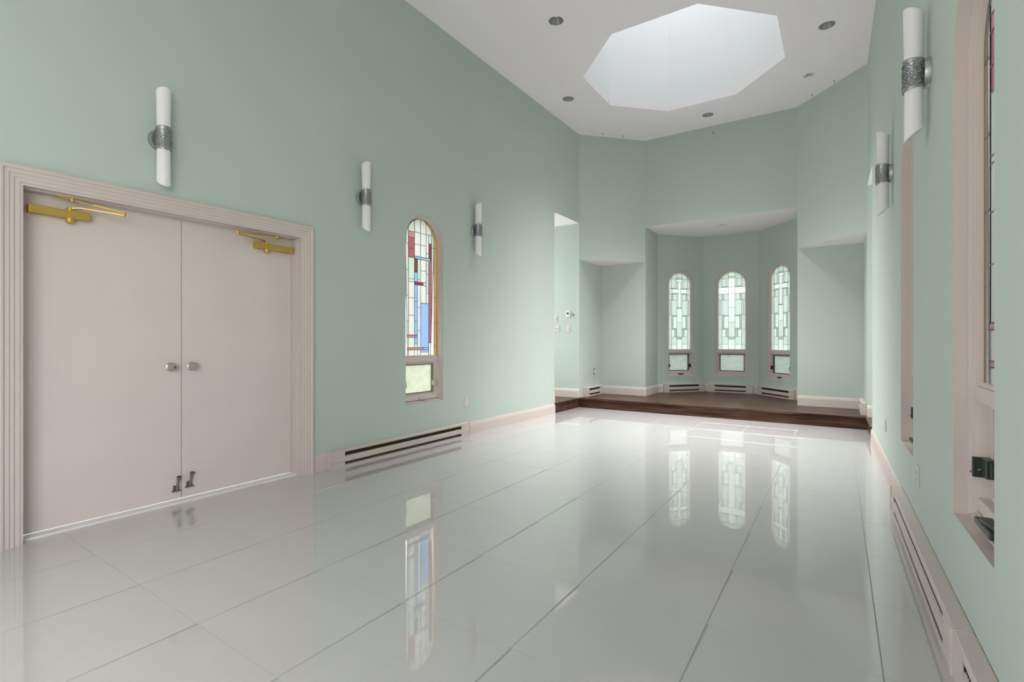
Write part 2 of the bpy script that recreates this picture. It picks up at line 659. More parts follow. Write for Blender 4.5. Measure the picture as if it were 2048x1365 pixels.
def plain_wall(name, p0, p1, z0, z1, label, thick=0.15, e0=0.0, e1=0.0, holes=None):
    r = Run(p0, p1)
    bb = MB().wall([(-e0, z0), (r.len + e1, z0), (r.len + e1, z1), (-e0, z1)], holes or [], thick, 0, 2)
    o = bb.build(name, MW, loc=r.at(0), rz=r.rz)
    tag(o, label, 'wall', kind='structure')
    return r, o


PLF, _ = plain_wall('wall_passage_left', (-5.7, YP), (XA, YP), 0, SOF, 'bright mint wall of the side passage with switch plates and thermostat')
plain_wall('wall_passage_left', (XL(YO) - 0.2, YO), (-5.7, YO), 0, SOF, 'near wall of the left side passage, turned away from view')
PRF, _ = plain_wall('wall_passage_right', (XB, YP + 0.012), (2.1, YP + 0.012), 0, SOFR, 'narrow strip of mint wall inside the right side passage')
plain_wall('wall_passage_right', (2.1, YO), (XR(YO) + 0.2, YO), 0, SOFR, 'near wall of the right side passage, turned away from view')
AL, _ = plain_wall('wall_alcove_left', (XA + 0.0015, YP + 0.15), (XA + 0.009, YE), 0, LOW, 'short mint wall above the heater in the left corner alcove', e1=0.1)
ALB, _ = plain_wall('wall_alcove_left', (XA + 0.009, YE), (XC, YE), 0, LOW, 'shaded mint back wall of the left corner alcove', e0=0.1)
plain_wall('wall_bay_side', (XC, YE + 0.15), BL0, 0, SOF, 'mint side wall of the window bay next to the left alcove', e1=0.0)
BLW, _ = plain_wall('wall_bay_left', BL0, BL1, 0, SOF, 'canted mint bay wall with the left cross window', e0=0.1, e1=0.1,
                    holes=[[(x + 0.5 * (Vector(BL1) - Vector(BL0)).length + 0.005, z) for x, z in arch(WW, WZB, WZS)]])
BCW, _ = plain_wall('wall_bay_centre', BL1, BR0, 0, SOF, 'middle mint bay wall with the centre stained glass window', e0=0.1, e1=0.1,
                    holes=[[(x + 0.53, z) for x, z in arch(WW, WZB, WZS)]])
BRW, _ = plain_wall('wall_bay_right', BR0, BR1, 0, SOF, 'canted mint bay wall with the right cross window', e0=0.1, e1=0.1,
                    holes=[[(x + 0.555, z) for x, z in arch(WW, WZB, WZS)]])
plain_wall('wall_bay_side', BR1, (XD, YE + 0.15), 0, SOF, 'mint side wall of the window bay hidden behind the right alcove corner')
ARB, _ = plain_wall('wall_alcove_right', (XD, YE), (XB - 0.009, YE), 0, LOW, 'shaded mint back wall of the right corner alcove', e1=0.1)
AR, _ = plain_wall('wall_alcove_right', (XB - 0.009, YE), (XB - 0.0015, YP + 0.162), 0, LOW, 'narrow mint side wall of the right corner alcove above its heater', e0=0.1)

# upper walls above the alcoves and the bay
b = MB().prism([(XA, YP), (XC, YE), (XC, YE + 0.15), (XA - 0.1, YE + 0.15), (XA - 0.1, YP + 0.12)], LOW, H, 0, bottom=1)
tag(b.build('wall_canted_left', MW), 'canted upper mint wall over the left corner alcove', 'wall', kind='structure')
b = MB().prism([(XC, YE), (XD, YE), (XD, YE + 0.15), (XC, YE + 0.15)], SOF, H, 0, bottom=1)
tag(b.build('wall_end', MW), 'upper mint end wall spanning above the window bay', 'wall', kind='structure')
b = MB().prism([(XD, YE), (XB, YP + 0.012), (XB + 0.1, YP + 0.13), (XB + 0.1, YE + 0.15), (XD, YE + 0.15)], LOW, H, 0, bottom=1)
tag(b.build('wall_canted_right', MW), 'canted upper mint wall over the right corner alcove', 'wall', kind='structure')

# ceilings and soffits
OCT_C = Vector((-1.819, 6.99))
OCT_R = 1.222 / math.cos(PI / 8)
octa = [(OCT_C.x + OCT_R * math.cos(PI / 8 + k * PI / 4), OCT_C.y + OCT_R * math.sin(PI / 8 + k * PI / 4)) for k in range(8)]
DL = [(-2.771, 5.175, 0.098), (-3.508, 6.942, 0.098), (-1.817, 8.702, 0.098), (-0.121, 7.009, 0.098), (-0.362, 8.185, 0.072)]


def circ(x, y, r, n=24):
    return [(x + r * math.cos(2 * PI * k / n), y + r * math.sin(2 * PI * k / n)) for k in range(n)]


def flat_slab(outline, holes, z, thick, mat):
    loops = [outline] + holes
    pts = [q for lp in loops for q in lp]
    n = len(pts)
    mb = MB()
    mb.v = [(x, y, z) for x, y in pts] + [(x, y, z + thick) for x, y in pts]
    for t in tessellate_polygon([[Vector((x, y, 0)) for x, y in lp] for lp in loops]):
        mb.f.append(tuple(t))
        mb.f.append(tuple(n + i for i in t[::-1]))
        mb.mi += [0, 0]
    o = 0
    for lp in loops:
        for i in range(len(lp)):
            a, c = o + i, o + (i + 1) % len(lp)
            mb.f.append((a, c, n + c, n + a))
            mb.mi.append(0)
        o += len(lp)
    return mb


b = flat_slab([(-4.4, Y0 - 0.3), (0.8, Y0 - 0.3), (0.8, 9.5), (-4.4, 9.5)],
              [octa] + [circ(x, y, r - 0.012) for x, y, r in DL], H, 0.12, M['ceiling'])
tag(b.build('ceiling', M['ceiling']), 'flat white ceiling with a large octagonal skylight opening', 'ceiling', kind='structure')
b = flat_slab([(XC - 0.2, YE + 0.15), (XD + 0.2, YE + 0.15), (XD + 0.2, 11.1), (XC - 0.2, 11.1)], [circ(-1.796, 9.814, 0.063)], SOF, 0.12, M['ceiling'])
tag(b.build('ceiling_bay', M['ceiling']), 'lower white ceiling of the window bay', 'ceiling', kind='structure')
b = flat_slab([(-5.9, YO - 0.2), (XL(YO) - 0.2, YO - 0.2), (XA - 0.2, YP + 0.2), (-5.9, YP + 0.2)], [], SOF, 0.1, M['ceiling'])
tag(b.build('ceiling_passage_left', M['ceiling']), 'white ceiling of the left side passage', 'ceiling', kind='structure')
b = flat_slab([(XR(YO) + 0.2, YO - 0.2), (2.3, YO - 0.2), (2.3, YP + 0.2), (XB + 0.2, YP + 0.2)], [], SOFR, 0.1, M['ceiling'])
tag(b.build('ceiling_passage_right', M['ceiling']), 'white ceiling of the right side passage', 'ceiling', kind='structure')

# skylight shaft
b = MB()
ZS = 7.3
for k in range(8):
    (x0, y0), (x1, y1) = octa[k], octa[(k + 1) % 8]
    q0 = Vector((x0, y0)) - OCT_C
    q1 = Vector((x1, y1)) - OCT_C
    e0, e1 = OCT_C + q0 * 1.06, OCT_C + q1 * 1.06
    b.add([(x0, y0, H + 0.12), (x1, y1, H + 0.12), (x1, y1, ZS), (x0, y0, ZS), (e0.x, e0.y, H + 0.12), (e1.x, e1.y, H + 0.12), (e1.x, e1.y, ZS), (e0.x, e0.y, ZS)],
          [(0, 1, 2, 3), (5, 4, 7, 6), (3, 2, 6, 7)])
shaft = tag(b.build('wall_skylight', M['shaft']), 'bright white octagonal skylight shaft rising above the ceiling', 'skylight', kind='structure')
b = MB()
e = [OCT_C + (Vector(q) - OCT_C) * 1.06 for q in octa]
b.prism([(q.x, q.y) for q in e], ZS, ZS + 0.02)
b.build('skylight_pane', G['dome'], shaft)

# ---------------------------------------------------------------- platform
deck = [(-5.7, YO), (XL(YO) + 0.018, YO), (XA + 0.018, YP - 0.022), (XB - 0.018, YP - 0.010), (XR(YO) - 0.018, YO), (2.1, YO), (2.1, YP + 0.011),
        (XB, YP + 0.011), (XB - 0.009, YE), (XD, YE), BR1, BR0, BL1, BL0, (XC, YE), (XA + 0.009, YE), (XA, YP), (-5.7, YP)]
plat = empty('floor_platform', (-1.82, YP, 0))
tag(plat, 'dark stained wood platform one step above the tile floor', 'platform', kind='structure')


def child_world(mb, name, mat, parent, smooth=False):
    l = parent.location
    mb.v = [(x - l.x, y - l.y, z - l.z) for x, y, z in mb.v]
    return mb.build(name, mat, parent, smooth)


child_world(MB().prism(deck, PH - 0.026, PH), 'deck', M['wood'], plat)
child_world(MB().prism([(XA, YP), (XB, YP + 0.012), (XB, YP + 0.03), (XA, YP + 0.018)], -0.003, PH - 0.026), 'riser', M['wood'], plat)
child_world(MB().prism([(XL(YO), YO), (XA, YP), (XA - 0.02, YP), (XL(YO) - 0.02, YO)], -0.003, PH - 0.026), 'riser', M['wood'], plat)
child_world(MB().prism([(XR(YO), YO), (XB, YP), (XB + 0.02, YP), (XR(YO) + 0.02, YO)], -0.003, PH - 0.026), 'riser', M['wood'], plat)

# ---------------------------------------------------------------- baseboards
BBP = [(0.0, 0.0), (-0.016, 0.0), (-0.016, 0.118), (-0.0125, 0.128), (-0.0125, 0.136), (-0.008, 0.148), (-0.006, 0.156), (0.0, 0.158)]


def baseboard(name, run, s0, s1, z, label):
    mb = MB()
    lp = [[(s, y, z + h) for y, h in BBP] for s in (s0, s1)]
    mb.sweep(lp)
    k = len(mb.v)
    n = len(BBP)
    mb.f += [tuple(range(n)), tuple(range(n, 2 * n))[::-1]]
    mb.mi += [0, 0]
    o = mb.build(name, M['trim'], loc=run.at(0), rz=run.rz)
    return tag(o, label, 'baseboard', kind='structure')


baseboard('baseboard_left', LW, ls(2.803), ls(2.95), 0, 'short piece of beige baseboard between door casing and heater')
baseboard('baseboard_left', LW, ls(5.012), ls(YO), 0, 'long beige baseboard from the wall heater to the platform step')
baseboard('baseboard_right', RW, rs(YO), rs(4.45), 0, 'beige baseboard on the window wall from heater to platform')
baseboard('baseboard_passage_left', PLF, 0.0, PLF.len + 0.0, PH, 'beige baseboard below the switch plates in the left passage')
baseboard('baseboard_passage_right', PRF, 0.0, PRF.len, PH, 'beige baseboard in the right side passage')
baseboard('baseboard_alcove_left', ALB, 0.0, ALB.len + 0.016, PH, 'beige baseboard along the back of the left alcove')
r_ = Run((XC, YE), BL0)
baseboard('baseboard_bay', r_, 0.0, r_.len, PH, 'beige baseboard on the bay side wall next to the left alcove')
baseboard('baseboard_bay_left', BLW, 0.0, BLW.len, PH, 'beige baseboard behind the heater below the left cross window')
baseboard('baseboard_bay_centre', BCW, 0.0, BCW.len, PH, 'beige baseboard behind the heater below the centre window')
baseboard('baseboard_bay_right', BRW, 0.0, BRW.len, PH, 'beige baseboard behind the heater below the right cross window')
baseboard('baseboard_alcove_right', ARB, 0.0, ARB.len, PH, 'beige baseboard along the back of the right alcove')
baseboard('baseboard_step_left', Run((XL(YO), YO), (XL(YO) - 0.2, YO)), 0.0, 0.2, PH, 'end of beige baseboard turning into the left passage')
baseboard('baseboard_step_right', Run((XR(YO) + 0.2, YO), (XR(YO), YO)), 0.0, 0.2, PH, 'end of beige baseboard turning into the right passage')

# ---------------------------------------------------------------- door casing and doors
trim = empty('trim_1', LW.at(ls(1.79)), LW.rz)
tag(trim, 'wide stepped beige casing around the double doors', 'door frame', kind='structure')
c0 = ls(1.79)
dl, dr = ls(DZ0) - c0, ls(DZ1) - c0
CAS = [(-0.108, 0.0), (-0.108, -0.030), (-0.098, -0.036), (-0.086, -0.033), (-0.080, -0.024), (-0.062, -0.024), (-0.057, -0.017), (-0.040, -0.017),
       (-0.034, -0.011), (-0.014, -0.011), (-0.010, -0.005), (0.002, -0.005), (0.002, 0.05), (0.0085, 0.052), (0.0085, 0.137), (0.0, 0.137)]
def cas_pt(corner, i, d):
    x = {'l': dl + i, 'r': dr - i}[corner[0]]
    z = 0.0 if corner[1] == 'b' else DTOP - i
    return (x, d, z)
for nm, a, c in (('side_casing', 'lb', 'lt'), ('head_casing', 'lt', 'rt'), ('side_casing', 'rt', 'rb')):
    mb = MB().sweep([[cas_pt(a, i, d) for i, d in CAS], [cas_pt(c, i, d) for i, d in CAS]])
    mb.build(nm, M['trim'], trim)
MB().box(dl, dr, 0.055, 0.145, -0.002, 0.012, 0.003).build('threshold', M['white_plastic'], trim)


def knob(parent, x, y, keyed):
    k = MB().lathe([(0.0, 0), (0.033, 0), (0.033, -0.005), (0.026, -0.010), (0.014, -0.012), (0.012, -0.03), (0.020, -0.036), (0.0275, -0.048), (0.0275, -0.057),
                    (0.021, -0.067), (0.0, -0.070)], (x, y, 1.008), 'y', 24).build('knob', M['knob'], parent, True)
    if keyed:
        MB().lathe([(0.0, -0.0695), (0.011, -0.0695), (0.011, -0.073), (0.0085, -0.075), (0.0, -0.0745)], (x, y, 1.008), 'y', 16).build('key_cylinder', M['holder'], k, True)
        MB().box(x - 0.001, x + 0.001, y - 0.0757, y - 0.0747, 1.003, 1.013).build('key_slot', M['dark'], k)
    else:
        MB().lathe([(0.0, -0.009), (0.003, -0.009), (0.003, -0.0105), (0.0, -0.0105)], (x - 0.022, y + 0.001, 1.010), 'y', 10).build('pin_hole', M['dark'], k)


def holder(parent, x, y, z0, tilt):
    h = MB().box(x - 0.022, x + 0.022, y - 0.006, y, z0, z0 + 0.03, 0.003)
    h.bar((x - 0.03, y - 0.010, z0 + 0.004), (x + 0.03, y - 0.010, z0 + 0.004), 0.018, 0.007)
    h.bar((x - 0.010, y - 0.004, z0 + 0.0), (x - 0.010, y - 0.004, z0 + 0.045), 0.006, 0.02, (1, 0, 0))
    h = h.build('kick_down_holder', M['holder'], parent)
    a = MB().tube((x, y - 0.016, z0 + 0.012), (x + tilt, y - 0.022, z0 + 0.075), 0.0075, 0.0085, 12)
    a.tube((x + tilt, y - 0.022, z0 + 0.075), (x + tilt * 1.6, y - 0.030, z0 + 0.112), 0.0085, 0.016, 14)
    a.build('holder_arm', M['holder'], h, True)
    MB().tube((x + tilt * 1.6, y - 0.030, z0 + 0.111), (x + tilt * 1.64, y - 0.0305, z0 + 0.1155), 0.013, 0.011, 14).build('rubber_tip', M['dark'], h, True)


def closer(parent, x0, x1, px, ex, ez, shx, y):
    """surface closer: x0..x1 body, px pivot, ex elbow, shx shoe on the frame; y is the face of the leaf"""
    c = MB().box(x0, x1, y - 0.055, y, 1.985, 2.035, 0.004)
    c = c.build('door_closer', M['brass'], parent)
    c['label'] = 'satin brass door closer'
    k = MB().lathe([(0.0, -0.030), (0.018, -0.028), (0.024, -0.018), (0.025, 0.0)], (px, y - 0.028, 1.985), 'z', 20)
    k.build('spindle_cap', M['brass'], c, True)
    k = MB().lathe([(0.022, 0.0), (0.022, 0.008), (0.014, 0.010), (0.014, 0.020), (0.0, 0.022)], (px, y - 0.028, 2.035), 'z', 18)
    k.build('spindle', M['brass'], c, True)
    s = 1 if ex > px else -1
    e = (ex, y - 0.150, ez)
    k = MB().bar((px, y - 0.028, 2.050), (px + s * 0.05, y - 0.048, 2.060), 0.018, 0.007)
    k.bar((px + s * 0.045, y - 0.045, 2.060), e, 0.017, 0.008)
    k.tube((e[0], e[1], e[2] - 0.008), (e[0], e[1], e[2] + 0.022), 0.010, 0.010, 14)
    k.build('main_arm', M['brass'], c)
    q = (shx, y - 0.075, 2.098)
    m1 = tuple(e[i] + (q[i] - e[i]) * 0.62 + (0.0 if i < 2 else 0.006) for i in range(3))
    k = MB().bar((e[0], e[1], e[2] + 0.016), m1, 0.014, 0.010)
    k.tube(m1, q, 0.005, 0.006, 10)
    k.build('fore_arm', M['brass'], c)
    k = MB().lathe([(0.0, -0.014), (0.013, -0.013), (0.014, 0.0), (0.012, 0.014), (0.0, 0.016)], q, 'z', 16)
    k.bar((q[0] - s * 0.085, q[1] + 0.01, q[2] + 0.013), (q[0], q[1], q[2] + 0.004), 0.022, 0.012)
    k.bar((q[0] - s * 0.10, q[1] + 0.012, q[2] + 0.017), (q[0] + s * 0.02, q[1] + 0.005, q[2] + 0.017), 0.028, 0.005)
    k.build('arm_shoe', M['brass'], c, True)


YD = 0.138
mid = 0.5 * (dl + dr)
d1 = empty('door_1', LW.at(ls(DZ0) + 0.01, YD), LW.rz)
tag(d1, 'left leaf of the beige double doors, scuffed at the bottom', 'door', kind='structure')
wl = mid - dl - 0.012
MB().box(0.0, wl, 0.0, 0.045, 0.016, DTOP - 0.004, 0.002).build('leaf', M['door'], d1)
knob(d1, wl - 0.072, 0.0, True)
holder(d1, wl - 0.036, 0.0, 0.075, 0.006)
closer(d1, 0.035, 0.335, 0.235, 0.485, 2.040, 0.235, 0.0)
d2 = empty('door_2', LW.at(ls(1.79), YD), LW.rz)
tag(d2, 'right leaf of the beige double doors nearest the wall heater', 'door', kind='structure')
x2 = mid + 0.002
MB().box(x2, dr - 0.01, 0.0, 0.045, 0.016, DTOP - 0.004, 0.002).build('leaf', M['door'], d2)
knob(d2, x2 + 0.066, 0.0, False)
holder(d2, x2 + 0.050, 0.0, 0.088, 0.006)
closer(d2, dr - 0.36, dr - 0.02, dr - 0.255, dr - 0.565, 2.052, dr - 0.19, 0.0)


# ---------------------------------------------------------------- windows
def mirrored(lst):
    res = []
    for x0, x1, z0, z1, c in lst:
        res.append((x0, x1, z0, z1, c))
        if not (abs(x0 + x1) < 1e-6):
            res.append((-x1, -x0, z0, z1, c))
    return res


u = 0.00162
TOPZ = 2.62
side_rows = [
    (-157 * u, -113 * u, 2.027, 2.151, 'pale'), (-113 * u, -93 * u, 2.027, 2.151, 'smoke'), (-93 * u, -38 * u, 2.027, 2.151, 'pale'),
    (-158 * u, -135 * u, 1.722, 2.027, 'pale'), (-135 * u, -113 * u, 1.722, 2.027, 'mist'), (-113 * u, -38 * u, 1.722, 2.027, 'pale'),
    (-158 * u, -113 * u, 1.434, 1.722, 'pale'), (-113 * u, -92 * u, 1.434, 1.722, 'smoke'), (-92 * u, -38 * u, 1.697, 1.722, 'smoke'),
    (-92 * u, -38 * u, 1.459, 1.697, 'light'), (-92 * u, -38 * u, 1.434, 1.459, 'smoke'),
    (-158 * u, -113 * u, 1.133, 1.434, 'pale'), (-113 * u, -70 * u, 1.284, 1.434, 'light'), (-70 * u, -38 * u, 1.284, 1.434, 'smoke'),
    (-113 * u, -38 * u, 1.133, 1.284, 'pale'), (-158 * u, -113 * u, 1.02, 1.133, 'pale'), (-113 * u, -38 * u, 1.02, 1.133, 'light'),
    (-38 * u, 38 * u, 1.581, 1.876, 'light'), (-38 * u, 38 * u, 1.284, 1.581, 'pale'), (-38 * u, 38 * u, 1.231, 1.284, 'smoke'), (-38 * u, 38 * u, 1.02, 1.231, 'light'),
]
CENTRE = mirrored(side_rows + [
    (-38 * u, 38 * u, 2.504, TOPZ, 'bright'), (-38 * u, 38 * u, 2.466, 2.504, 'smoke'), (-38 * u, 38 * u, 2.283, 2.466, 'bright'),
    (-38 * u, 38 * u, 2.151, 2.283, 'bright'), (-38 * u, 38 * u, 1.876, 2.151, 'bright'),
    (-115 * u, -38 * u, 2.462, TOPZ, 'pale'), (-115 * u, -62 * u, 2.300, 2.462, 'pale'), (-62 * u, -38 * u, 2.300, 2.462, 'mist'), (-115 * u, -38 * u, 2.283, 2.300, 'smoke'),
    (-158 * u, -115 * u, 2.283, TOPZ, 'pale'), (-158 * u, -38 * u, 2.151, 2.283, 'bright')])
CROSS = mirrored(side_rows + [
    (-38 * u, 38 * u, 2.490, TOPZ, 'pale'), (-38 * u, 38 * u, 2.450, 2.490, 'smoke'), (-38 * u, 38 * u, 2.402, 2.450, 'bright'),
    (-20 * u, 20 * u, 2.254, 2.402, 'bright'), (-20 * u, 20 * u, 2.172, 2.254, 'bright'), (-20 * u, 20 * u, 1.866, 2.172, 'bright'),
    (-38 * u, -20 * u, 2.254, 2.402, 'mist'), (-38 * u, -20 * u, 1.866, 2.172, 'pale'), (-106 * u, -20 * u, 2.172, 2.254, 'bright'),
    (-115 * u, -38 * u, 2.462, TOPZ, 'pale'), (-115 * u, -60 * u, 2.272, 2.462, 'pale'), (-60 * u, -38 * u, 2.272, 2.462, 'mist'), (-115 * u, -38 * u, 2.254, 2.272, 'smoke'),
    (-158 * u, -115 * u, 2.272, TOPZ, 'pale'), (-158 * u, -106 * u, 2.151, 2.272, 'pale'), (-106 * u, -38 * u, 2.151, 2.172, 'smoke')])

kA, kB, kC, kD, kE, kF, kG, kH, kI, kJ = -0.236, -0.191, -0.096, -0.047, 0.002, 0.094, 0.139, 0.186, 0.228, 0.285
kZ = -0.285
COLOUR = [
    (kA, kB, 2.300, TOPZ, 'clear'), (kA, kB, 2.005, 2.300, 'clear'), (kA, kB, 1.712, 2.005, 'clear'), (kA, kB, 1.420, 1.712, 'clear'), (kA, kB, 1.269, 1.420, 'clear'),
    (kA, -0.075, 1.243, 1.269, 'rose'), (kA, kB, 1.123, 1.243, 'clear'), (kA, 0.050, 1.099, 1.123, 'rose'), (kA, kB, 1.02, 1.099, 'clear'),
    (kB, kC, 2.448, TOPZ, 'clear'), (kB, kC, 2.382, 2.448, 'rose'), (kB, kC, 2.250, 2.382, 'red'), (kB, kC, 2.150, 2.250, 'red'), (kB, kC, 1.906, 2.150, 'green'),
    (kB, kC, 1.877, 1.906, 'clear'), (kB, kC, 1.691, 1.877, 'clear'), (kB, kC, 1.493, 1.691, 'clear'), (kB, kC, 1.269, 1.493, 'clear'), (kB, kC, 1.123, 1.243, 'clear'),
    (kB, kC, 1.02, 1.099, 'clear'),
    (kC, kE, 2.451, TOPZ, 'clear'), (kC, kE, 2.312, 2.451, 'clear'), (kC, kE, 2.174, 2.312, 'clear'), (kC, 0.165, 2.146, 2.174, 'blue'),
    (kC, kD, 1.989, 2.146, 'maroon'), (kC, kD, 1.880, 1.989, 'blue'), (kC, 0.045, 1.847, 1.880, 'maroon'), (kC, kD, 1.654, 1.847, 'blue'), (kC, kD, 1.424, 1.654, 'blue'),
    (kC, kD, 1.269, 1.424, 'blue'), (-0.075, kD, 1.243, 1.269, 'blue'), (kC, kD, 1.167, 1.243, 'blue'), (kC, kD, 1.123, 1.167, 'green'), (kC, kD, 1.02, 1.099, 'clear'),
    (kD, kE, 1.908, 2.146, 'green'), (kD, kE, 1.880, 1.908, 'clear'), (kD, kE, 1.586, 1.847, 'clear'), (kD, kE, 1.320, 1.586, 'clear'), (kD, kE, 1.123, 1.320, 'clear'),
    (kD, kE, 1.02, 1.099, 'clear'),
    (kE, kF, 2.450, TOPZ, 'clear'), (kE, kF, 2.315, 2.450, 'clear'), (kE, kF, 2.174, 2.315, 'clear'), (kE, kF, 2.018, 2.146, 'clear'), (kE, kF, 1.880, 2.018, 'clear'),
    (0.045, kF, 1.847, 1.880, 'clear'), (kE, kF, 1.640, 1.847, 'clear'), (kE, kG, 1.123, 1.640, 'blue'), (0.050, kG, 1.099, 1.123, 'blue'), (kE, kG, 1.070, 1.099, 'blue'),
    (kE, kG, 1.02, 1.070, 'clear'),
    (kF, kH, 2.452, TOPZ, 'clear'), (kF, kG, 2.229, 2.452, 'clear'), (kF, kG, 2.174, 2.229, 'clear'), (kF, kG, 1.986, 2.146, 'mist'), (kF, kG, 1.758, 1.986, 'mist'),
    (kF, kG, 1.640, 1.758, 'clear'),
    (kG, kH, 2.353, 2.452, 'clear'), (kG, kH, 2.174, 2.353, 'maroon'), (0.165, kH, 2.146, 2.174, 'maroon'), (kG, kH, 1.868, 2.146, 'red'), (kG, kH, 1.570, 1.868, 'red'),
    (kG, kH, 1.177, 1.570, 'red'), (kG, kH, 1.02, 1.177, 'clear'),
    (kH, kI, 2.307, TOPZ, 'mist'), (kH, kI, 2.011, 2.307, 'mist'), (kH, kI, 1.719, 2.011, 'mist'), (kH, kI, 1.422, 1.719, 'mist'), (kH, kI, 1.128, 1.422, 'mist'),
    (kH, kI, 1.02, 1.128, 'mist'),
    (kZ, kA, 2.005, 2.300, 'amber'), (kZ, kA, 1.712, 2.005, 'amber'), (kZ, kA, 1.420, 1.712, 'amber'), (kZ, kA, 1.123, 1.420, 'amber'), (kZ, kA, 1.02, 1.123, 'amber'),
    (kI, kJ, 2.011, 2.307, 'amber'), (kI, kJ, 1.719, 2.011, 'amber'), (kI, kJ, 1.422, 1.719, 'amber'), (kI, kJ, 1.128, 1.422, 'amber'), (kI, kJ, 1.02, 1.128, 'amber'),
]


def window(name, loc, rz, label, design, reveal, gd, sash, hardware, came_w):
    """arched window: stained glass above an awning sash. reveal: depth where the frame starts, gd: depth of the glass"""
    root = empty(name, loc, rz)
    tag(root, label, 'window', kind='structure')
    q = (gd - reveal) / 4.0
    colour = design is COLOUR
    fi = 0.027 if colour else 0.048
    fs = fi / 0.048
    prof = [(0.0, gd + 0.06), (0.0, reveal), (0.016, reveal), (0.019, reveal + q), (0.030, reveal + q), (0.033, reveal + 2 * q), (0.041, reveal + 2 * q), (0.048, gd - 0.006), (0.048, gd + 0.06)]
    loops = []
    for ins, d in prof:
        loops.append([(x, d, z) for x, z in arch(WW, WZB, WZS, max(0.001, ins * fs))])
    MB().sweep([list(t) for t in zip(*[[lp[i] for lp in loops] for i in range(len(loops[0]))])], closed=True).build('frame', M['trim'], root, True)
    hw = WW / 2
    mb = MB().box(-hw + 0.010, hw - 0.010, gd - 0.030, gd + 0.03, 0.958, 1.018, 0.008)
    mb.box(-hw + 0.030, hw - 0.030, gd - 0.016, gd + 0.03, 1.010, 1.034, 0.005)
    mb.build('mullion', M['trim'], root)
    mb = MB().box(-hw + 0.02, hw - 0.02, gd - 0.024, gd + 0.03, WZB + 0.03, 0.572, 0.007)
    mb.build('bottom_rail', M['trim'], root)
    # awning sash
    def ring(mb, x, z0, z1, wd, d0, d1):
        mb.box(-x, -x + wd, d0, d1, z0, z1)
        mb.box(x - wd, x, d0, d1, z0, z1)
        mb.box(-x + wd, x - wd, d0, d1, z1 - wd, z1)
        mb.box(-x + wd, x - wd, d0, d1, z0, z0 + wd)
    mb = MB()
    ring(mb, hw - 0.046, 0.566, 0.960, 0.026, gd + 0.014, gd + 0.058)
    mb.build('sash', M['trim'] if sash == 'beige' else M['trim'], root)
    mb = MB()
    ring(mb, hw - 0.071, 0.590, 0.936, 0.014, gd + 0.022, gd + 0.056)
    mb.build('gasket', M['gasket'] if sash == 'dark' else M['holder'], root)
    MB().box(-hw + 0.084, hw - 0.084, gd + 0.040, gd + 0.046, 0.603, 0.923).build('sash_pane', G['frost'] if sash == 'beige' else G['frost_grey'], root)
    # glass panes and lead cames
    R = WW / 2 - fi + 0.0005
    n = 20
    tri = []
    for i in range(n + 1):
        a = PI * i / n
        r = R
        e1 = min(a, PI - a)
        if colour and e1 < 1.45:
            r = R - (0.0505 if a < 1.5 else 0.0425) * (1 - e1 / 1.45) ** 0.8
        tri.append((r * math.cos(a), WZS + r * math.sin(a)))
    zb0 = 1.026
    inner = [(tri[-1][0], zb0), (tri[0][0], zb0)] + tri
    full = [(-R, zb0), (R, zb0)] + [(R * math.cos(PI * i / n), WZS + R * math.sin(PI * i / n)) for i in range(n + 1)]
    polys = []
    for x0, x1, z0, z1, c in design:
        pc = clip([(x0, z0), (x1, z0), (x1, z1), (x0, z1)], full if c == 'amber' else inner)
        if pc:
            polys.append((pc, c))
    if colour:
        outer = [(R * math.cos(PI * i / n), WZS + R * math.sin(PI * i / n)) for i in range(0, 10)]
        cres = [(R, 2.307)] + outer + [tri[i] for i in range(9, -1, -1)] + [(kI, 2.307)]
        polys.append((cres, 'amber'))
        polys.append(([(-x, z) for x, z in cres][::-1], 'amber'))
    key_mesh = came_cache.setdefault((id(design)), {})
    if 'panes' not in key_mesh:
        panes = []
        edges = {}
        for pc, c in polys:
            cx = sum(q[0] for q in pc) / len(pc)
            cz = sum(q[1] for q in pc) / len(pc)
            mb = MB()
            mb.wall([(x - cx, z - cz) for x, z in pc], [], 0.004)
            panes.append((mb.mesh('pane', G[c]), cx, cz))
            for i in range(len(pc)):
                a, e2 = pc[i - 1], pc[i]
                kk = tuple(sorted(((round(a[0], 3), round(a[1], 3)), (round(e2[0], 3), round(e2[1], 3)))))
                edges[kk] = (a, e2)
        cm = MB()
        for a, e2 in edges.values():
            cm.bar((a[0], 0, a[1]), (e2[0], 0, e2[1]), 0.008, came_w, (0, 0, 1) if abs(a[0] - e2[0]) > abs(a[1] - e2[1]) else (1, 0, 0))
        key_mesh['panes'] = panes
        key_mesh['came'] = cm.mesh('lead_came', M['lead'])
    for me, cx, cz in key_mesh['panes']:
        o = bpy.data.objects.new('pane', me)
        o.location = (cx, gd, cz)
        o.parent = root
        col.objects.link(o)
    o = bpy.data.objects.new('lead_came', key_mesh['came'])
    o.location = (0, gd + 0.001, 0)
    o.parent = root
    col.objects.link(o)
    if hardware:
        hm = M[hardware]
        mb = MB().box(-0.045, 0.045, gd - 0.040, gd - 0.022, 0.520, 0.546, 0.006)
        mb.bar((-0.03, gd - 0.044, 0.540), (0.055, gd - 0.060, 0.533), 0.014, 0.010)
        mb.lathe([(0.0, -0.008), (0.009, -0.007), (0.009, 0.007), (0.0, 0.008)], (0.058, gd - 0.061, 0.533), 'z', 12)
        big = 1.0 if reveal < 0.03 else 2.3
        if big > 1.5:
            mb.box(-0.05, 0.16, gd - 0.075, gd - 0.024, 0.532, 0.556, 0.006)
            mb.bar((0.02, gd - 0.06, 0.560), (0.20, gd - 0.035, 0.566), 0.024, 0.012)
        mb.build('crank_handle', hm, root)
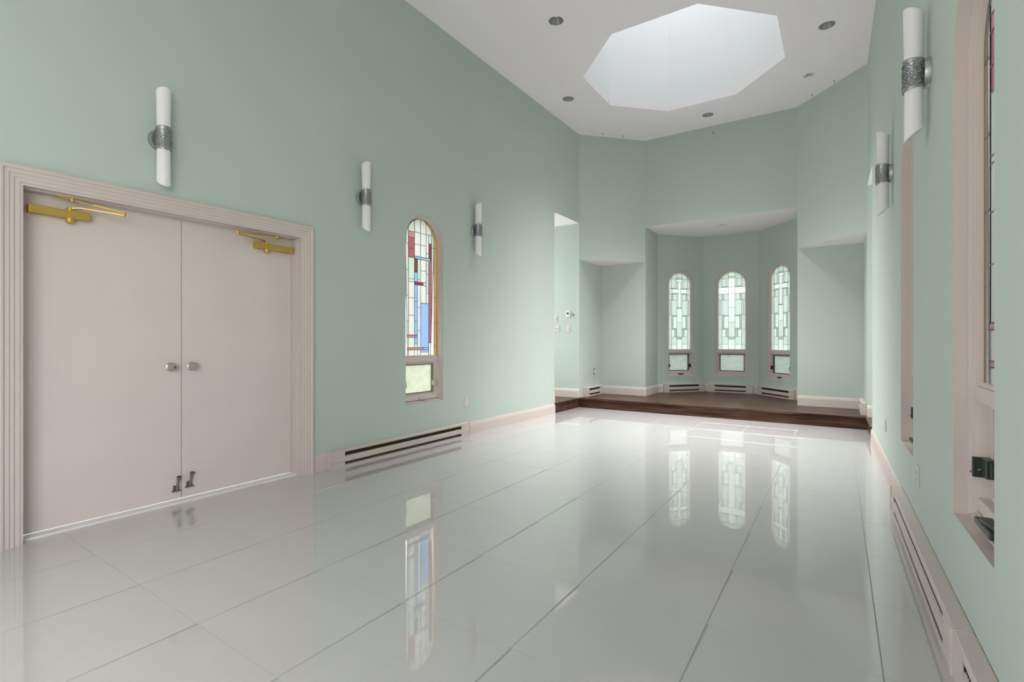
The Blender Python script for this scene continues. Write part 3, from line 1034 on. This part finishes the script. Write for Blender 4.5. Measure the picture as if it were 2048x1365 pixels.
        for sgn in (-1, 1):
            xs = sgn * (hw - 0.034)
            xe = xs - sgn * 0.036 * big
            mb = MB().box(min(xs, xe), max(xs, xe), gd - 0.014, gd + 0.016, 0.665, 0.737, 0.003)
            mb.box(min(xe, xe - sgn * 0.018), max(xe, xe - sgn * 0.018), gd - 0.004, gd + 0.022, 0.670, 0.732, 0.003)
            mb.bar((xs - sgn * 0.01, gd - 0.012, 0.690), (xs + sgn * 0.008, gd - 0.012 - 0.014 * big, 0.672), 0.009, 0.006)
            if big > 1.5:
                x9 = sgn * (hw - 0.028)
                mb.box(min(x9, x9 - sgn * 0.014), max(x9, x9 - sgn * 0.014), gd - 0.040, gd + 0.050, 0.655, 0.735, 0.003)
            mb.build('sash_latch', hm, root)
    return root


came_cache = {}
window('window_1', LW.at(ls(WL_Y)), LW.rz, 'arched stained glass window beside the double doors, with blue, red and amber panes', COLOUR, 0.008, 0.075, 'beige', 'nickel', 0.0050)
window('window_2', BLW.at(0.5 * BLW.len + 0.005), BLW.rz, 'left bay window with a small clear cross in grey-green glass', CROSS, 0.008, 0.055, 'dark', 'bronze', 0.0036)
window('window_3', BCW.at(0.53), BCW.rz, 'centre bay window with wide crossbar in grey-green glass', CENTRE, 0.008, 0.055, 'dark', None, 0.0036)
window('window_4', BRW.at(0.555), BRW.rz, 'right bay window with a dark outlined cross in grey-green glass', CROSS, 0.008, 0.055, 'dark', 'bronze', 0.0036)
window('window_5', RW.at(rs(WR2_Y)), RW.rz, 'far arched window on the right wall, seen edge on as a narrow taupe reveal', COLOUR, 0.045, 0.092, 'dark', 'bronze', 0.0055)
window('window_6', RW.at(rs(WR1_Y)), RW.rz, 'nearest arched window on the right wall with maroon and teal panes', COLOUR, 0.045, 0.092, 'dark', 'bronze', 0.0055)


# ---------------------------------------------------------------- wall sconces
def tube_shade(z_in, z_out, r_in, r_out, drop, up):
    """opal glass tube whose free end is cut on a slant, longest at the front"""
    mb = MB()
    n = 28
    yc = -0.064
    rows = 8
    k = len(mb.v)
    for j in range(rows + 1):
        t = j / rows
        r = r_in + (r_out - r_in) * t
        for i in range(n):
            a = 2 * PI * i / n
            x, y = r * math.cos(a), r * math.sin(a)
            zo = z_out - up * drop * (0.5 + 0.5 * y / r_out)
            mb.v.append((x, yc + y, z_in + (zo - z_in) * t))
    for j in range(rows):
        for i in range(n):
            a, c = k + j * n + i, k + j * n + (i + 1) % n
            mb.f.append((a, c, c + n, a + n))
            mb.mi.append(0)
    e = k + rows * n
    # thick rounded rim, then the closed end a little inside it
    m2 = len(mb.v)
    for rr, dz in ((0.93, 0.003), (0.84, 0.001), (0.80, -0.004)):
        for i in range(n):
            x, y, z = mb.v[e + i]
            mb.v.append((x * rr, yc + (y - yc) * rr, z + up * dz))
    prev = e
    for w in range(3):
        cur = m2 + w * n
        for i in range(n):
            mb.f.append((prev + i, prev + (i + 1) % n, cur + (i + 1) % n, cur + i))
            mb.mi.append(0)
        prev = cur
    mb.f.append(tuple(prev + i for i in range(n)))
    mb.mi.append(0)
    return mb


def make_sconce():
    root = empty('wall_sconce', (0, 0, 0))
    MB().lathe([(0.0, -0.026), (0.052, -0.026), (0.060, -0.029), (0.068, -0.027), (0.073, -0.018), (0.075, -0.001), (0.0, -0.001)], (0, 0, 0), 'y', 32).build('backplate', M['pewter'], root, True)
    mb = MB().box(-0.022, 0.022, -0.030, -0.014, -0.055, 0.055, 0.004)
    mb.build('bracket', M['pewter_dark'], root)
    n = 36
    mb = MB()
    prof = [(0.043, -0.074), (0.048, -0.076), (0.0495, -0.070), (0.0475, -0.064), (0.0475, 0.064), (0.0495, 0.070), (0.048, 0.076), (0.043, 0.074)]
    for r, h in prof:
        for i in range(n):
            a = 2 * PI * i / n
            wob = 0.006 * (-math.sin(a)) * (1 if h > 0 else -1)
            mb.v.append((r * math.cos(a), -0.064 + r * math.sin(a), h + (wob if abs(h) > 0.06 else 0)))
    for j in range(len(prof) - 1):
        for i in range(n):
            a, c = j * n + i, j * n + (i + 1) % n
            mb.f.append((a, c, c + n, a + n))
            mb.mi.append(0)
    band = mb.build('band', M['pewter'], root, True)
    rng = random.Random(3)
    mb = MB()
    for row in range(5):
        z = -0.050 + row * 0.025
        for i in range(11):
            a = PI + (i + 0.5 * (row % 2)) * 2 * PI / 11
            R = rng.choice((0.0075, 0.009, 0.0105, 0.012))
            mb.torus((0.0478 * math.cos(a), -0.064 + 0.0478 * math.sin(a), z + rng.uniform(-0.002, 0.002)), (math.cos(a), math.sin(a), 0), R, 0.0016, 10, 4)
    mb.build('ring_relief', M['pewter_dark'], band, True)
    tube_shade(0.060, 0.350, 0.0405, 0.0455, 0.045, 1).build('upper_shade', M['opal'], root, True)
    tube_shade(-0.060, -0.335, 0.0405, 0.0425, 0.060, -1).build('lower_shade', M['opal'], root, True)
    return root


sc = make_sconce()
spots = [(LW, ls(1.592), 2.612, 'white tube wall sconce above the double doors'),
         (LW, ls(3.365), 2.622, 'white tube wall sconce between the doors and the stained glass window'),
         (LW, ls(5.185), 2.632, 'white tube wall sconce right of the stained glass window on the left wall'),
         (RW, rs(5.07), 2.560, 'white tube wall sconce farther back on the right wall'),
         (RW, rs(3.30), 2.570, 'largest white tube wall sconce, nearest on the right wall')]
for i, (run, s, z, lab) in enumerate(spots):
    o = sc if i == 0 else copy_tree(sc)
    o.location = run.at(s, 0, z)
    o.rotation_euler = (0, 0, run.rz)
    tag(o, lab, 'wall lamp', 'white tube sconces on the side walls')


# ---------------------------------------------------------------- baseboard heaters
def heater(run, s0, s1, z, label, e=0.10):
    L = s1 - s0
    hh, dp = 0.170, 0.062
    root = empty('baseboard_heater', run.at(s0, 0, z), run.rz)
    tag(root, label, 'heater', 'electric baseboard heaters')
    y1 = -0.002
    mb = MB().box(0.006, L - 0.006, -0.010, y1, 0.004, hh - 0.004)
    mb.build('back_panel', M['heater'], root)
    prof = [(y1, hh), (-dp + 0.006, hh), (-dp, hh - 0.005), (-dp, hh - 0.026), (-dp + 0.004, hh - 0.026), (-dp + 0.004, hh - 0.006), (y1, hh - 0.006)]
    mb = MB().sweep([[(x, y, h) for y, h in prof] for x in (0.004, L - 0.004)], closed=False)
    mb.build('top_cover', M['heater'], root)
    prof = [(-dp + 0.010, 0.106), (-dp - 0.003, 0.099), (-dp - 0.003, 0.054), (-dp + 0.004, 0.047), (-dp + 0.006, 0.049), (-dp + 0.001, 0.056), (-dp + 0.001, 0.097), (-dp + 0.012, 0.104)]
    mb = MB().sweep([[(x, y, h) for y, h in prof] for x in (0.006, L - 0.006)], closed=True)
    mb.build('front_panel', M['heater'], root)
    mb = MB().box(0.006, L - 0.006, -dp, -dp + 0.004, 0.0, 0.020)
    mb.box(0.006, L - 0.006, -dp + 0.004, y1, 0.0, 0.004)
    mb.build('base_lip', M['heater'], root)
    for a, c in ((0.0, e), (L - e, L)):
        mb = MB().box(a if a == 0 else c - 0.012, 0.012 if a == 0 else c, -dp - 0.006, y1, 0.0, hh + 0.002, 0.003)
        mb.box(a + 0.004, c - 0.004, -dp - 0.0005, -dp + 0.005, 0.002, hh - 0.003, 0.001)
        mb.build('end_cap', M['heater'], root)
    mb = MB().box(e, L - e, -dp + 0.016, -0.012, 0.030, 0.138)
    mb.build('element', M['fin'], root)
    nf = max(4, int((L - 2 * e) / 0.02))
    mb = MB()
    for i in range(nf):
        x = e + (i + 0.5) * (L - 2 * e) / nf
        mb.box(x - 0.001, x + 0.001, -dp + 0.008, -dp + 0.018, 0.028, 0.142)
    mb.build('fins', M['fin'], root)['kind'] = 'stuff'
    return root


heater(LW, ls(2.95), ls(5.012), 0.0, 'long beige baseboard heater on the tile floor beside the double doors', 0.17)
heater(RW, rs(4.45), rs(2.37), 0.0, 'beige baseboard heater on the right wall, farther section ending at the baseboard', 0.17)
heater(RW, rs(2.366), rs(0.3), 0.0, 'beige baseboard heater on the right wall, nearest section running out of frame', 0.17)
heater(AL, 0.02, AL.len - 0.02, PH, 'short beige heater on the platform in the left alcove', 0.14)
heater(BLW, 0.115, BLW.len - 0.035, PH, 'beige baseboard heater below the left cross window', 0.12)
heater(BCW, 0.10, BCW.len - 0.09, PH, 'beige baseboard heater below the centre bay window', 0.13)
heater(BRW, 0.05, BRW.len - 0.085, PH, 'beige baseboard heater below the right cross window', 0.13)
heater(AR, 0.03, AR.len - 0.02, PH, 'beige heater seen end on in the right alcove', 0.14)


# ---------------------------------------------------------------- outlets, switches, thermostat
def wall_plate(name, run, s, z, label, mat, w=0.072, h=0.116, kind='outlet', n=1, cat='outlet'):
    root = empty(name, run.at(s, 0, z), run.rz)
    tag(root, label, cat)
    MB().box(-w / 2, w / 2, -0.007, 0.0, -h / 2, h / 2, 0.003).build('cover_plate', mat, root)
    for q in range(n):
        x = (q - (n - 1) / 2) * 0.046
        if kind == 'outlet':
            for zz in (-0.02, 0.02):
                r = MB().box(x - 0.016, x + 0.016, -0.0095, -0.006, zz - 0.014, zz + 0.014, 0.002).build('receptacle', mat, root)
                mb = MB()
                for sx in (-0.006, 0.006):
                    mb.box(x + sx - 0.0012, x + sx + 0.0012, -0.0100, -0.0090, zz - 0.002, zz + 0.007)
                mb.build('slots', M['dark'], r)
        else:
            MB().box(x - 0.012, x + 0.012, -0.0085, -0.006, -0.024, 0.024, 0.001).build('switch_well', mat, root)
            MB().add([(x - 0.005, -0.008, -0.012), (x + 0.005, -0.008, -0.012), (x + 0.005, -0.008, 0.012), (x - 0.005, -0.008, 0.012),
                      (x - 0.004, -0.020, 0.004), (x + 0.004, -0.020, 0.004), (x + 0.004, -0.018, 0.011), (x - 0.004, -0.018, 0.011)],
                     [(0, 1, 2, 3), (4, 7, 6, 5), (0, 4, 5, 1), (1, 5, 6, 2), (2, 6, 7, 3), (3, 7, 4, 0)]).build('toggle', mat, root)
    return root


wall_plate('wall_outlet', LW, ls(5.01), 0.43, 'ivory outlet low on the left wall past the stained glass window', M['plate'])
wall_plate('wall_outlet', RW, rs(3.675), 0.425, 'mint painted outlet above the right wall heater between the windows', M['plate_green'])
wall_plate('wall_outlet', RW, rs(5.62), 0.44, 'mint painted outlet near the far end of the right wall', M['plate_green'])
r_side = Run((XC, YE), BL0)
wall_plate('wall_outlet', r_side, 0.205, 0.612, 'mint painted outlet on the bay side wall', M['plate_green'])
wall_plate('wall_outlet', AR, AR.len * 0.55, 0.63, 'mint painted outlet above the right alcove heater', M['plate_green'])
o = empty('wall_outlet', AL.at(0.50, 0, 0.615), AL.rz)
tag(o, 'uncovered outlet with dark ends above the left alcove heater', 'outlet')
MB().box(-0.026, 0.026, -0.004, 0.0, -0.056, 0.056, 0.002).build('box_rim', M['dark'], o)
MB().box(-0.016, 0.020, -0.010, -0.003, -0.036, 0.036, 0.002).build('receptacle', M['white_plastic'], o)
wall_plate('light_switch', PLF, -4.432 + 5.7, 1.606, 'single ivory switch plate above the double one in the passage', M['plate'], kind='switch', cat='switch')
wall_plate('light_switch', PLF, -4.405 + 5.7, 1.428, 'double ivory switch plate at the left edge of the passage', M['plate'], w=0.118, kind='switch', n=2, cat='switch')
wall_plate('light_switch', PLF, -4.163 + 5.7, 1.425, 'single ivory switch plate below the thermostat', M['plate'], kind='switch', cat='switch')
o = empty('thermostat', PLF.at(-4.165 + 5.7, 0, 1.695), PLF.rz)
tag(o, 'small white thermostat with a dark display on the passage wall', 'thermostat')
MB().box(-0.034, 0.034, -0.024, 0.0, -0.055, 0.055, 0.005).build('case', M['white_plastic'], o)
MB().box(-0.020, 0.022, -0.0255, -0.023, -0.006, 0.028, 0.001).build('display', M['dark'], o)
mb = MB()
mb.box(0.070, 0.076, -0.0012, 0.0, -0.045, 0.012)
mb.box(0.086, 0.094, -0.0012, 0.0, -0.040, -0.028)
mb.box(0.100, 0.122, -0.0012, 0.0, -0.038, 0.002)
o2 = mb.build('wall_scuff', M['holder'], loc=PLF.at(-4.165 + 5.7, 0, 1.695), rz=PLF.rz)
tag(o2, 'grey scrape marks on the passage wall right of the thermostat', 'scuff')


# ---------------------------------------------------------------- recessed downlights
def downlight(x, y, z, r, label, deep):
    root = empty('recessed_downlight', (x, y, z))
    tag(root, label, 'downlight', 'recessed ceiling downlights')
    MB().lathe([(r + 0.012, 0.0), (r + 0.012, -0.003), (r + 0.006, -0.006), (r - 0.006, -0.004), (r - 0.012, 0.002)], (0, 0, 0), 'z', 32).build('trim_ring', M['ceiling'], root, True)
    if deep:
        MB().lathe([(r - 0.013, 0.0), (r - 0.018, 0.03), (r - 0.026, 0.08), (r - 0.040, 0.13), (0.0, 0.13)], (0, 0, 0), 'z', 12).build('reflector', M['reflector'], root)
        MB().lathe([(0.0, 0.050), (0.018, 0.054), (0.030, 0.070), (0.032, 0.090), (0.018, 0.128)], (0, 0, 0), 'z', 20).build('bulb', M['opal'], root, True)
    else:
        MB().lathe([(r - 0.012, 0.002), (r - 0.016, 0.012), (r - 0.030, 0.020), (0.0, 0.022)], (0, 0, 0), 'z', 24).build('reflector', M['reflector'], root, True)
        MB().lathe([(0.0, 0.000), (0.015, 0.003), (0.022, 0.014), (0.022, 0.021)], (0, 0, 0), 'z', 18).build('bulb', M['pewter'], root, True)


labs = ['recessed ceiling downlight left of the skylight, nearest the camera', 'recessed ceiling downlight between the skylight and the left wall',
        'recessed ceiling downlight between the skylight and the end wall', 'recessed ceiling downlight right of the skylight near the right wall',
        'small shallow ceiling downlight in the far right part of the ceiling']
for i, (x, y, r) in enumerate(DL):
    downlight(x, y, H, r, labs[i], i < 4)
downlight(-1.796, 9.814, SOF, 0.075, 'recessed downlight in the low bay ceiling above the windows', True)

# small hooks left in the ceiling edge and the end wall
for x, y, lab in ((-3.594, 8.446, 'tiny screw hook at the ceiling edge, leftmost of all hooks'), (-3.317, 8.76, 'tiny screw hook at the ceiling edge, second from the left corner'),
                  (-0.038, 8.574, 'tiny screw hook at the ceiling edge, rightmost of all hooks'), (-0.327, 8.874, 'tiny screw hook at the ceiling edge right of the end wall corner')):
    dx, dy = OCT_C.x - x, OCT_C.y - y
    l = math.hypot(dx, dy)
    x, y = x + dx / l * 0.03, y + dy / l * 0.03
    mb = MB().lathe([(0.012, 0.0), (0.011, -0.003), (0.003, -0.004), (0.003, -0.018)], (0, 0, 0), 'z', 12)
    mb.torus((0, 0.007, -0.022), (1, 0, 0), 0.008, 0.0028, 12, 6)
    tag(mb.build('ceiling_hook', M['holder'], loc=(x, y, H)), lab, 'hook', 'hooks at the ceiling edge')
mb = MB().lathe([(0.010, 0.0), (0.009, -0.004), (0.004, -0.005), (0.004, -0.03)], (0, 0, 0), 'y', 12)
mb.bar((0, -0.028, -0.028), (0, -0.028, 0.006), 0.007, 0.007, (0, 1, 0))
tag(mb.build('wall_hook', M['bronze'], loc=(-1.83, YE, 4.822)), 'small dark hook high on the end wall below the ceiling', 'hook')

# ---------------------------------------------------------------- the garden outside the windows
b = MB().prism([(-40, -40), (40, -40), (40, 45), (-40, 45)], -0.45, -0.30)
tag(b.build('garden_lawn', M['grass']), 'green lawn outside the windows', 'lawn', kind='structure')

# unseen hedge added to dim the daylight on the right wall windows
rng = random.Random(11)
b = MB()
nx, nz = 40, 16
for face_x, sgn in ((2.9, -1), (3.8, 1)):
    k = len(b.v)
    for j in range(nz + 1):
        for i in range(nx + 1):
            b.v.append((face_x + rng.uniform(-0.06, 0.06), -0.3 + i * 6.4 / nx, -0.32 + j * 3.1 / nz + rng.uniform(-0.03, 0.03)))
    for j in range(nz):
        for i in range(nx):
            a = k + j * (nx + 1) + i
            b.f.append((a, a + 1, a + nx + 2, a + nx + 1))
            b.mi.append(0)
n1 = (nx + 1) * (nz + 1)
top = [nz * (nx + 1) + i for i in range(nx + 1)]
for i in range(nx):
    b.f.append((top[i], top[i + 1], top[i + 1] + n1, top[i] + n1))
    b.mi.append(0)
for i in (0, nx):
    for j in range(nz):
        a = j * (nx + 1) + i
        b.f.append((a, a + nx + 1, a + nx + 1 + n1, a + n1))
        b.mi.append(0)
tag(b.build('light_block_hedge', M['hedge']), 'unseen hedge added to block light outside the right wall windows', 'hedge', kind='structure')
